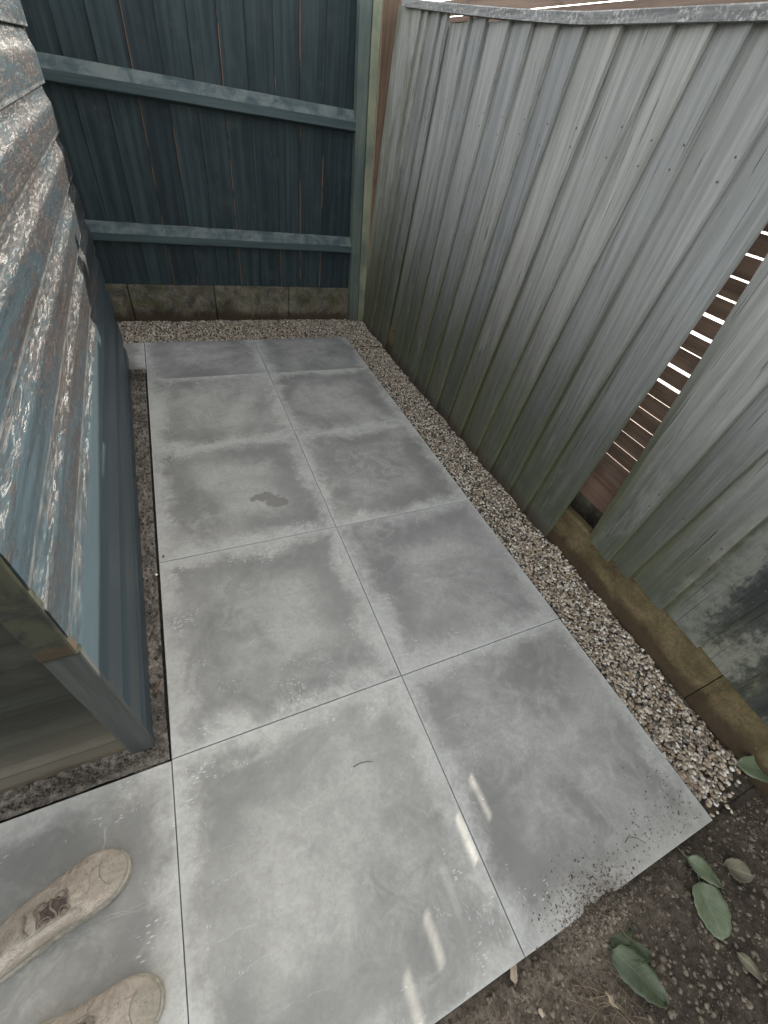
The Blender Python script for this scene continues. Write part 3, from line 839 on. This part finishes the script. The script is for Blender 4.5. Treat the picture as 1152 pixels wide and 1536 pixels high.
# ------------------------------------------------------------------ neighbour's slatted fence
nfence = empty('slatted_fence', (2.1, 2.0, 0))
tag(nfence, 'brown horizontal slatted fence seen backlit through the gap in the grey-green fence', 'fence')
zs = [.318, .381, .456, .522, .592, .658, .726, .792, .861, .931, 1.004, 1.067, 1.136, 1.203, 1.269, 1.339, 1.404]
while zs[-1] < 2.0: zs.append(zs[-1] + .0675)
def slw(z):
    if abs(z - .381) < .02 or abs(z - .318) < .02: return .0008
    if abs(z - 1.004) < .01: return .0036
    if z > 1.5: return .003
    return (.0062 if z > 1.18 else .0118) if z > .85 else .0030
for i in range(len(zs) - 1):
    z0 = zs[i] + slw(zs[i]) / 2; z1 = zs[i + 1] - slw(zs[i + 1]) / 2
    V, F = box(0, .0022 if z0 > .84 else .0060, 0, 8.0, 0, z1 - z0)
    mesh('slat', V, F, M['slat'], nfence, loc=(-.002 + rng.normal() * .0006, -4.0, z0))
V, F = box(0, .02, 0, 8.0, -.06, .06)
mesh('base_board', V, F, M['lowboard'], nfence, loc=(-.028, -4.0, .265))
V, F = box(0, .02, 0, 8.0, -.17, .17)
mesh('base_board', V, F, M['kerbstone'], nfence, loc=(-.024, -4.0, .032))
for y in (3.30, .45, -1.6, 5.4):
    V, F = box(0, .04, -.03, .03, -.1, 2.05)
    mesh('post', V, F, M['greypost'], nfence, loc=(.008, y - 2.0, 0))
V, F = [(2.2, -30, -.02), (30, -30, -.02), (30, 30, -.02), (2.2, 30, -.02)], [(0, 1, 2, 3)]
tag(mesh('neighbour_patio', V, F, M['patio2']), 'pale sunlit paving beyond the side fence', kind='structure')

# ------------------------------------------------------------------ leaves, straws, chips
def leaf(loc, length, width, rot, tilt=(0, 0), mat='leaf', curl=.15, bite=0, name='fallen_leaf', label='', cat='leaf', stalk=True, blunt=.5):
    n, m = 14, 8; V, F = [], []
    for i in range(n + 1):
        f = i / n; x = length * f
        w = width / 2 * (math.sin(math.pi * f ** (.75)) ** blunt if 0 < f < 1 else .04)
        w *= 1 + .05 * math.sin(f * 31 + loc[0] * 50)
        for j in range(m + 1):
            s = j / m * 2 - 1
            ww = w * s
            if bite and f > .55 and s < -.2: ww *= 1 - bite * (f - .55)
            z = curl * abs(s) ** 1.5 * w * (1 if curl > 0 else 1) + .006 * math.sin(f * 5 + s * 2 + loc[1] * 30) + .0014 * math.sin(f * 44 - abs(s) * 6) - curl * length * .35 * (f - .4) ** 2
            V.append((x, ww, z))
    for i in range(n):
        for j in range(m):
            a = i * (m + 1) + j; F.append((a, a + 1, a + m + 2, a + m + 1))
    if stalk:
        b = len(V); L = length * .35
        for k, x in enumerate((-L, -L * .5, 0)):
            for (dy, dz) in ((-.0012, 0), (.0012, 0), (0, .0018)): V.append((x, dy + (.01 * (k - 2) * (k - 2) * .25), dz - .002))
        for k in range(2):
            for j in range(3):
                F.append((b + k * 3 + j, b + k * 3 + (j + 1) % 3, b + k * 3 + 3 + (j + 1) % 3, b + k * 3 + 3 + j))
    o = mesh(name, V, F, M[mat], smooth=True)
    s = o.modifiers.new('thickness', 'SOLIDIFY'); s.thickness = .0006
    o.location = loc; o.rotation_euler = (tilt[0], tilt[1], rot)
    tag(o, label, cat, 'leaves lying on the garden soil')
    return o
SZ = -.033
leaf((1.838, .078, .012), .22, .085, math.radians(-30), (.25, -.12), 'leaf', .25, 0, label='green leaf lying where the gravel strip meets the soil', blunt=.7)
leaf((1.435, -.035, -.015), .115, .055, math.radians(-62), (-.1, .05), 'leaf', .3, 0, label='small curled green leaf nearest the paving corner', blunt=.7)
leaf((1.425, -.092, -.02), .128, .094, math.radians(-112), (.1, .06), 'leaf', .2, .5, label='largest broad green leaf with a nibbled end', blunt=.30)
leaf((1.545, -.10, -.025), .10, .06, math.radians(-38), (.2, .1), 'leafdead', .3, 0, label='withered brown-green leaf right of the broad leaf', blunt=.6)
leaf((1.400, -.245, -.03), .085, .028, math.radians(-70), (.2, .1), 'leafdead', .3, 0, label='small dull folded leaf below the broad green leaf', stalk=False)
# weed: dark leaves on a stem
weed = empty('weed_plant', (1.04, -.08, -.03))
tag(weed, 'low dark green weed rooted beside the paving edge', 'weed')
def wleaf(rel, L, W, rot, tilt, mat='leafdark', blunt=.55):
    o = leaf((0, 0, 0), L, W, rot, tilt, mat, .3, 0, 'leaf', blunt=blunt)
    for k_ in ('label', 'category', 'group'):
        if k_ in o: del o[k_]
    o.parent = weed; o.location = rel; return o
wleaf((.0, -.005, .022), .16, .078, math.radians(-62), (.1, .05))
wleaf((.005, .0, .012), .12, .06, math.radians(-32), (-.3, .0))
wleaf((.01, .012, .008), .08, .05, math.radians(-8), (.2, -.1))
wleaf((-.012, .045, .015), .045, .034, math.radians(112), (.2, -.2), blunt=.4)
def tube(pts, r, n=5, taper=.6):
    R = []
    for i, p in enumerate(pts):
        p = Vector(p); d = (Vector(pts[min(i + 1, len(pts) - 1)]) - Vector(pts[max(i - 1, 0)])).normalized()
        a = d.orthogonal().normalized(); b = d.cross(a); rr = r * (1 - (1 - taper) * i / max(1, len(pts) - 1))
        R.append([p + a * rr * math.cos(2 * math.pi * k / n) + b * rr * math.sin(2 * math.pi * k / n) for k in range(n)])
    # keep rings aligned
    return loft(R)
V, F = tube([(.02, -.04, .0), (.008, -.01, .012), (-.004, .02, .016), (-.012, .05, .018)], .0028)
mesh('stem', V, F, M['leafdark'], weed)
VV, FF = [], []
for i in range(60):
    x, y = .95 + .85 * rng.random(), -.03 - .38 * rng.random()
    a = rng.random() * 6.28; L = .015 + .05 * rng.random(); z = soil_h(x, y) + .004
    V, F = tube([(x + math.cos(a) * L * f + .004 * math.sin(f * 5 + i), y + math.sin(a) * L * f, z + .003 * math.sin(f * 4)) for f in (0, .33, .66, 1)], .0008 + .0007 * rng.random(), 4)
    o_ = len(VV); VV += V; FF += [tuple(q + o_ for q in f) for f in F]
tag(mesh('twig_litter', VV, FF, M['bark']), 'broken dark twigs scattered over the soil', kind='stuff')
# dry straws: nobody could count them
VV, FF = [], []
for i in range(55):
    x, y = .98 + rng.normal() * .07, -.17 + rng.normal() * .055
    a = rng.random() * 6.28 if rng.random() < .4 else -1.1 + rng.normal() * .35
    L = .04 + .12 * rng.random(); z = soil_h(x, y) + .004 + .01 * rng.random(); k = rng.normal() * .02
    pts = [(x + math.cos(a) * L * (f - .5) - math.sin(a) * k * (1 - (2 * f - 1) ** 2), y + math.sin(a) * L * (f - .5) + math.cos(a) * k * (1 - (2 * f - 1) ** 2), z + .012 * math.sin(f * 3.1)) for f in (0, .25, .5, .75, 1)]
    V, F = tube(pts, .0006 + .0005 * rng.random(), 3); o_ = len(VV); VV += V; FF += [tuple(q + o_ for q in f) for f in F]
tag(mesh('dry_straw', VV, FF, M['straw']), 'tangle of dry straw and roots on the soil below the weed', kind='stuff')
def chip(loc, L, W, rot, mat, label, name='wood_chip', cat='wood chip', tilt=.2):
    bm = bmesh.new(); n = 9; vs = []
    for i in range(n):
        a = 6.283 * i / n; r = 1 + .25 * math.sin(i * 2.7 + loc[0] * 40)
        vs.append(bm.verts.new((math.cos(a) * L / 2 * r, math.sin(a) * W / 2 * r, .002 * math.sin(i * 1.9))))
    f = bm.faces.new(vs); g = bmesh.ops.extrude_face_region(bm, geom=[f])
    bmesh.ops.translate(bm, vec=(0, 0, .003), verts=[v for v in g['geom'] if isinstance(v, bmesh.types.BMVert)])
    bmesh.ops.recalc_face_normals(bm, faces=bm.faces)
    me = bpy.data.meshes.new(name); bm.to_mesh(me); bm.free(); me.materials.append(M[mat])
    o = bpy.data.objects.new(name, me); C.objects.link(o); o.location = loc; o.rotation_euler = (tilt, tilt * .6, rot)
    return tag(o, label, cat)
chip((.760, -.012, -.02), .042, .022, 1.0, 'chip', 'pale dry leaf scrap tucked under the paving edge', 'leaf_scrap', 'leaf scrap', .3)
chip((.975, -.158, -.022), .030, .012, 1.7, 'chip', 'cream wood chip standing in the straw', tilt=.5)
chip((.80, -.14, -.035), .016, .012, .5, 'shell', 'tiny white stone on soil left of the straw', 'small_stone', 'stone')
chip((.79, -.10, -.03), .018, .012, 2.1, 'chip', 'small tan wood chip left of the straw')
bm = bmesh.new(); bmesh.ops.create_uvsphere(bm, u_segments=12, v_segments=8, radius=.006); me = bpy.data.meshes.new('snail_shell'); bm.to_mesh(me); bm.free()
me.polygons.foreach_set('use_smooth', [True] * len(me.polygons))
o = mesh('round_pebble', None, None, M['shell'], data=me, loc=(-.012, 1.539, .001)); o.scale = (1, 1, .8)
tag(o, 'single round white pebble at the paving edge beside the shed', 'pebble')
V, F = tube([(.524, .578, .0018), (.548, .580, .003), (.572, .576, .002), (.591, .568, .0015)], .0011, 5, .5)
tag(mesh('thin_twig', V, F, M['bark']), 'thin curved dark twig on the second nearest left slab', 'twig')
V, F = tube([(1.255, .075, .0018), (1.275, .082, .003), (1.30, .07, .002), (1.32, .045, .0015)], .0010, 5, .5)
tag(mesh('thin_twig', V, F, M['bark']), 'thin dark curved stem on the near right slab', 'twig')
chip((-.012, 1.19, .0), .03, .015, 1.6, 'bark', 'dark bark flake caught in the joint beside the shed', 'bark_flake', 'bark flake', .2)
chip((.02, 1.63, .002), .014, .007, 1.2, 'bluewood', 'tiny brown leaf fragment on the third left slab', 'leaf_scrap', 'leaf scrap', .1)
for i in range(3):
    a = i * 2.1
    V, F = tube([(.09 + math.cos(a) * .03 - .105 , .985 + .028 * i, .004), (-.02 + .01 * i, 1.0 + .03 * i, .008)], .0016, 4)
chip((-.028, 1.045, .004), .05, .012, 1.2, 'bluewood', 'brown splinter in the soil near the shed corner', 'wood_splinter', 'splinter', .1)

# ------------------------------------------------------------------ person standing at the left edge: only the shoes reach the frame
person = empty('person', (-.40, .40, 0))
tag(person, 'person in dusty tan suede shoes standing on the near left slab', 'person')
pl = Vector((-.40, .40, 0))
def shoe(toe, ang, side):
    """toe: ground point under the toe tip; ang: heading"""
    L = .30
    st = [(.000, .030, .018, .040), (.012, .046, .014, .062), (.05, .050, .012, .078), (.10, .050, .012, .088), (.145, .052, .012, .082),
          (.185, .058, .013, .070), (.215, .061, .014, .066), (.245, .058, .016, .062), (.268, .049, .018, .057), (.285, .036, .021, .049), (.296, .020, .025, .040), (.3, .006, .029, .034)]
    n = 44; xs_ = np.concatenate([np.linspace(0, .27, 46), np.linspace(.274, .3, 14)])
    sa = np.array(st)
    def prof(x):
        return [float(np.interp(x, sa[:, 0], sa[:, k_])) for k_ in (1, 2, 3)]
    R = []
    for x in xs_:
        hw = sum(prof(min(.3, max(0, x + d_)))[0] for d_ in (-.008, 0, .008)) / 3 if x < .29 else prof(x)[0]
        zb_, zt = prof(x)[1], sum(prof(min(.3, max(0, x + d_)))[2] for d_ in (-.01, 0, .01)) / 3
        ring = []; cy = side * .006 * math.sin(x / L * 3.1)
        for j in range(n):
            a = 2 * math.pi * j / n; c, s_ = math.cos(a), math.sin(a)
            y = cy + hw * (abs(c) ** .74) * (1 if c > 0 else -1)
            z = (zb_ + zt) / 2 + (zt - zb_) / 2 * (abs(s_) ** .80) * (1 if s_ > 0 else -1)
            if s_ > .05:
                p3 = Vector((x * 26 + side * 3, y * 30, side * 5.))
                k_ = math.exp(-((x - .185) / .035) ** 2) * .0030 * math.sin(x * 330 + 3 * math.sin(y * 70) + side)
                k_ += .0028 * noise.noise(p3) + .0016 * noise.noise(p3 * 2.7)
                xc = .262 - .034 * math.cos(min(1, abs(y / .045)) * 1.5)
                k_ += .0022 * max(0, min(1, (x - xc) / .004))
                if abs(y) < .020 and .118 < x < .178: k_ -= .0045 * min(1, (.020 - abs(y)) / .004)
                z += k_ * min(1, s_ * 2); y += k_ * c * .5
            ring.append((x - L, y, z))
        R.append(ring)
    V, F = loft(R)
    upper = mesh('shoe', V, F, M['suede'], person, smooth=True)
    ss = upper.modifiers.new('sub', 'SUBSURF'); ss.levels = ss.render_levels = 1
    # sole
    R = []
    for (x, hw, zb_, zt) in st:
        cy = side * .006 * math.sin(x / L * 3.1); w = hw + .003
        xx = x - L + (.003 if x > .28 else (-.003 if x < .01 else 0))
        R.append([(xx, cy - w + .002, .001), (xx, cy + w - .002, .001), (xx, cy + w, .004), (xx, cy + w, .010), (xx, cy + w - .0015, .012), (xx, cy + w, .014), (xx, cy + w - .001, .027), (xx, cy + w - .007, .030), (xx, cy - w + .007, .030), (xx, cy - w + .001, .027), (xx, cy - w, .014), (xx, cy - w + .0015, .012), (xx, cy - w, .010), (xx, cy - w, .004)])
    V, F = loft(R)
    sole = mesh('sole', V, F, M['sole'], upper, smooth=True)
    ss = sole.modifiers.new('sub', 'SUBSURF'); ss.levels = ss.render_levels = 1
    # toe cap seam, side seams and lace
    def top(x, y):
        import bisect
        xs = [q[0] for q in st]; i = max(0, min(len(st) - 2, bisect.bisect(xs, x) - 1)); f = (x - st[i][0]) / (st[i + 1][0] - st[i][0])
        hw = st[i][1] * (1 - f) + st[i + 1][1] * f; zt = st[i][3] * (1 - f) + st[i + 1][3] * f; zb_ = st[i][2] * (1 - f) + st[i + 1][2] * f
        c = max(-1, min(1, (y) / hw)); s_ = (1 - min(1, abs(c)) ** (2 / .72)) ** .5
        return (zb_ + zt) / 2 + (zt - zb_) / 2 * max(0, s_) ** .85
    def seam(fn, r, nm, mat):
        pts = [(lambda x, y: (x - L, y, top(x, y) + .0016))(*fn(f / 22)) for f in range(23)]
        V, F = tube(pts, r, 5, 1.0); return mesh(nm, V, F, M[mat], upper, smooth=True)
    seam(lambda f: (.262 - .040 * math.sin(f * math.pi) if side > 0 else .266 - .030 * math.sin(f * math.pi), (-.030 + .070 * f) if side > 0 else (-.042 + .060 * f)), .0011, 'toe_seam', 'sole')
    seam(lambda f: (.19 - .10 * f, -.030 + .006 * f), .0011, 'side_seam', 'sole')
    seam(lambda f: (.19 - .10 * f, .030 - .006 * f), .0011, 'side_seam', 'sole')
    # tongue slot with a looped lace across it
    n_ = 20; cx_, cz_ = .150, 0
    V = [(cx_ - L, 0, top(cx_, 0) + .0012)] + [(cx_ - L + .024 * math.cos(6.283 * q / n_) * (1 + .12 * math.sin(q * 2.3)), .019 * math.sin(6.283 * q / n_), top(cx_ + .024 * math.cos(6.283 * q / n_), .019 * math.sin(6.283 * q / n_)) + .0010) for q in range(n_)]
    mesh('tongue', V, [(0, 1 + q, 1 + (q + 1) % n_) for q in range(n_)], M['lace'], upper)
    for (kx, ky, rx, ry) in ((.168, -.016, .010, .007), (.168, .016, .010, .007), (.132, -.015, .011, .006), (.132, .016, .010, .006)):
        pts = [(kx - L + rx * math.cos(f * .5236), ky + ry * math.sin(f * .5236), top(kx + rx * math.cos(f * .5236), ky + ry * math.sin(f * .5236)) + .0028) for f in range(13)]
        V, F = tube(pts, .0017, 6, 1); mesh('lace', V, F, M['lacelight'], upper, smooth=True)
    for kx in (.178, .150, .122, .100):
        pts = [(kx - L + .004 * math.sin(f * 6 + kx * 90), -.020 + .040 * f, top(kx, -.020 + .040 * f) + .0024 + .0015 * math.sin(math.pi * f)) for f in (0, .15, .3, .45, .6, .75, .9, 1)]
        V, F = tube(pts, .0022, 6, 1); mesh('lace', V, F, M['lacelight'], upper, smooth=True)
    upper.rotation_euler = (0, 0, ang); upper.location = Vector((toe[0], toe[1], 0)) - pl
    return upper
s1 = shoe((-.112, .585), math.radians(17), 1)
s2 = shoe((-.045, .297), math.radians(-3), -1)
# legs and hips, one continuous body, above the shoes
def ank(toe, ang): return Vector((toe[0] - .262 * math.cos(ang), toe[1] - .262 * math.sin(ang), .085))
a1, a2 = ank((-.112, .585), math.radians(17)), ank((-.045, .297), math.radians(-3))
jv = [(-.42, .38, .98), tuple(a1), (a1.x - .07, a1.y - .01, .48), (-.42, .48, .90), tuple(a2), (a2.x - .08, a2.y + .0, .48), (-.42, .29, .90), (-.44, .38, 1.2)]
jr = [.13, .032, .055, .09, .032, .058, .09, .14]
je = [(0, 3), (3, 2), (2, 1), (0, 6), (6, 5), (5, 4), (0, 7)]
me = bpy.data.meshes.new('body'); me.from_pydata([Vector(v) - pl for v in jv], je, []); me.update()
body = bpy.data.objects.new('body', me); C.objects.link(body); body.parent = person
sk = body.modifiers.new('skin', 'SKIN')
for i, r in enumerate(jr): me.skin_vertices[0].data[i].radius = (r, r)
me.skin_vertices[0].data[0].use_root = True
ss = body.modifiers.new('sub', 'SUBSURF'); ss.levels = ss.render_levels = 2
me.materials.append(M['denim'])
body['label'] = 'grey work trousers'
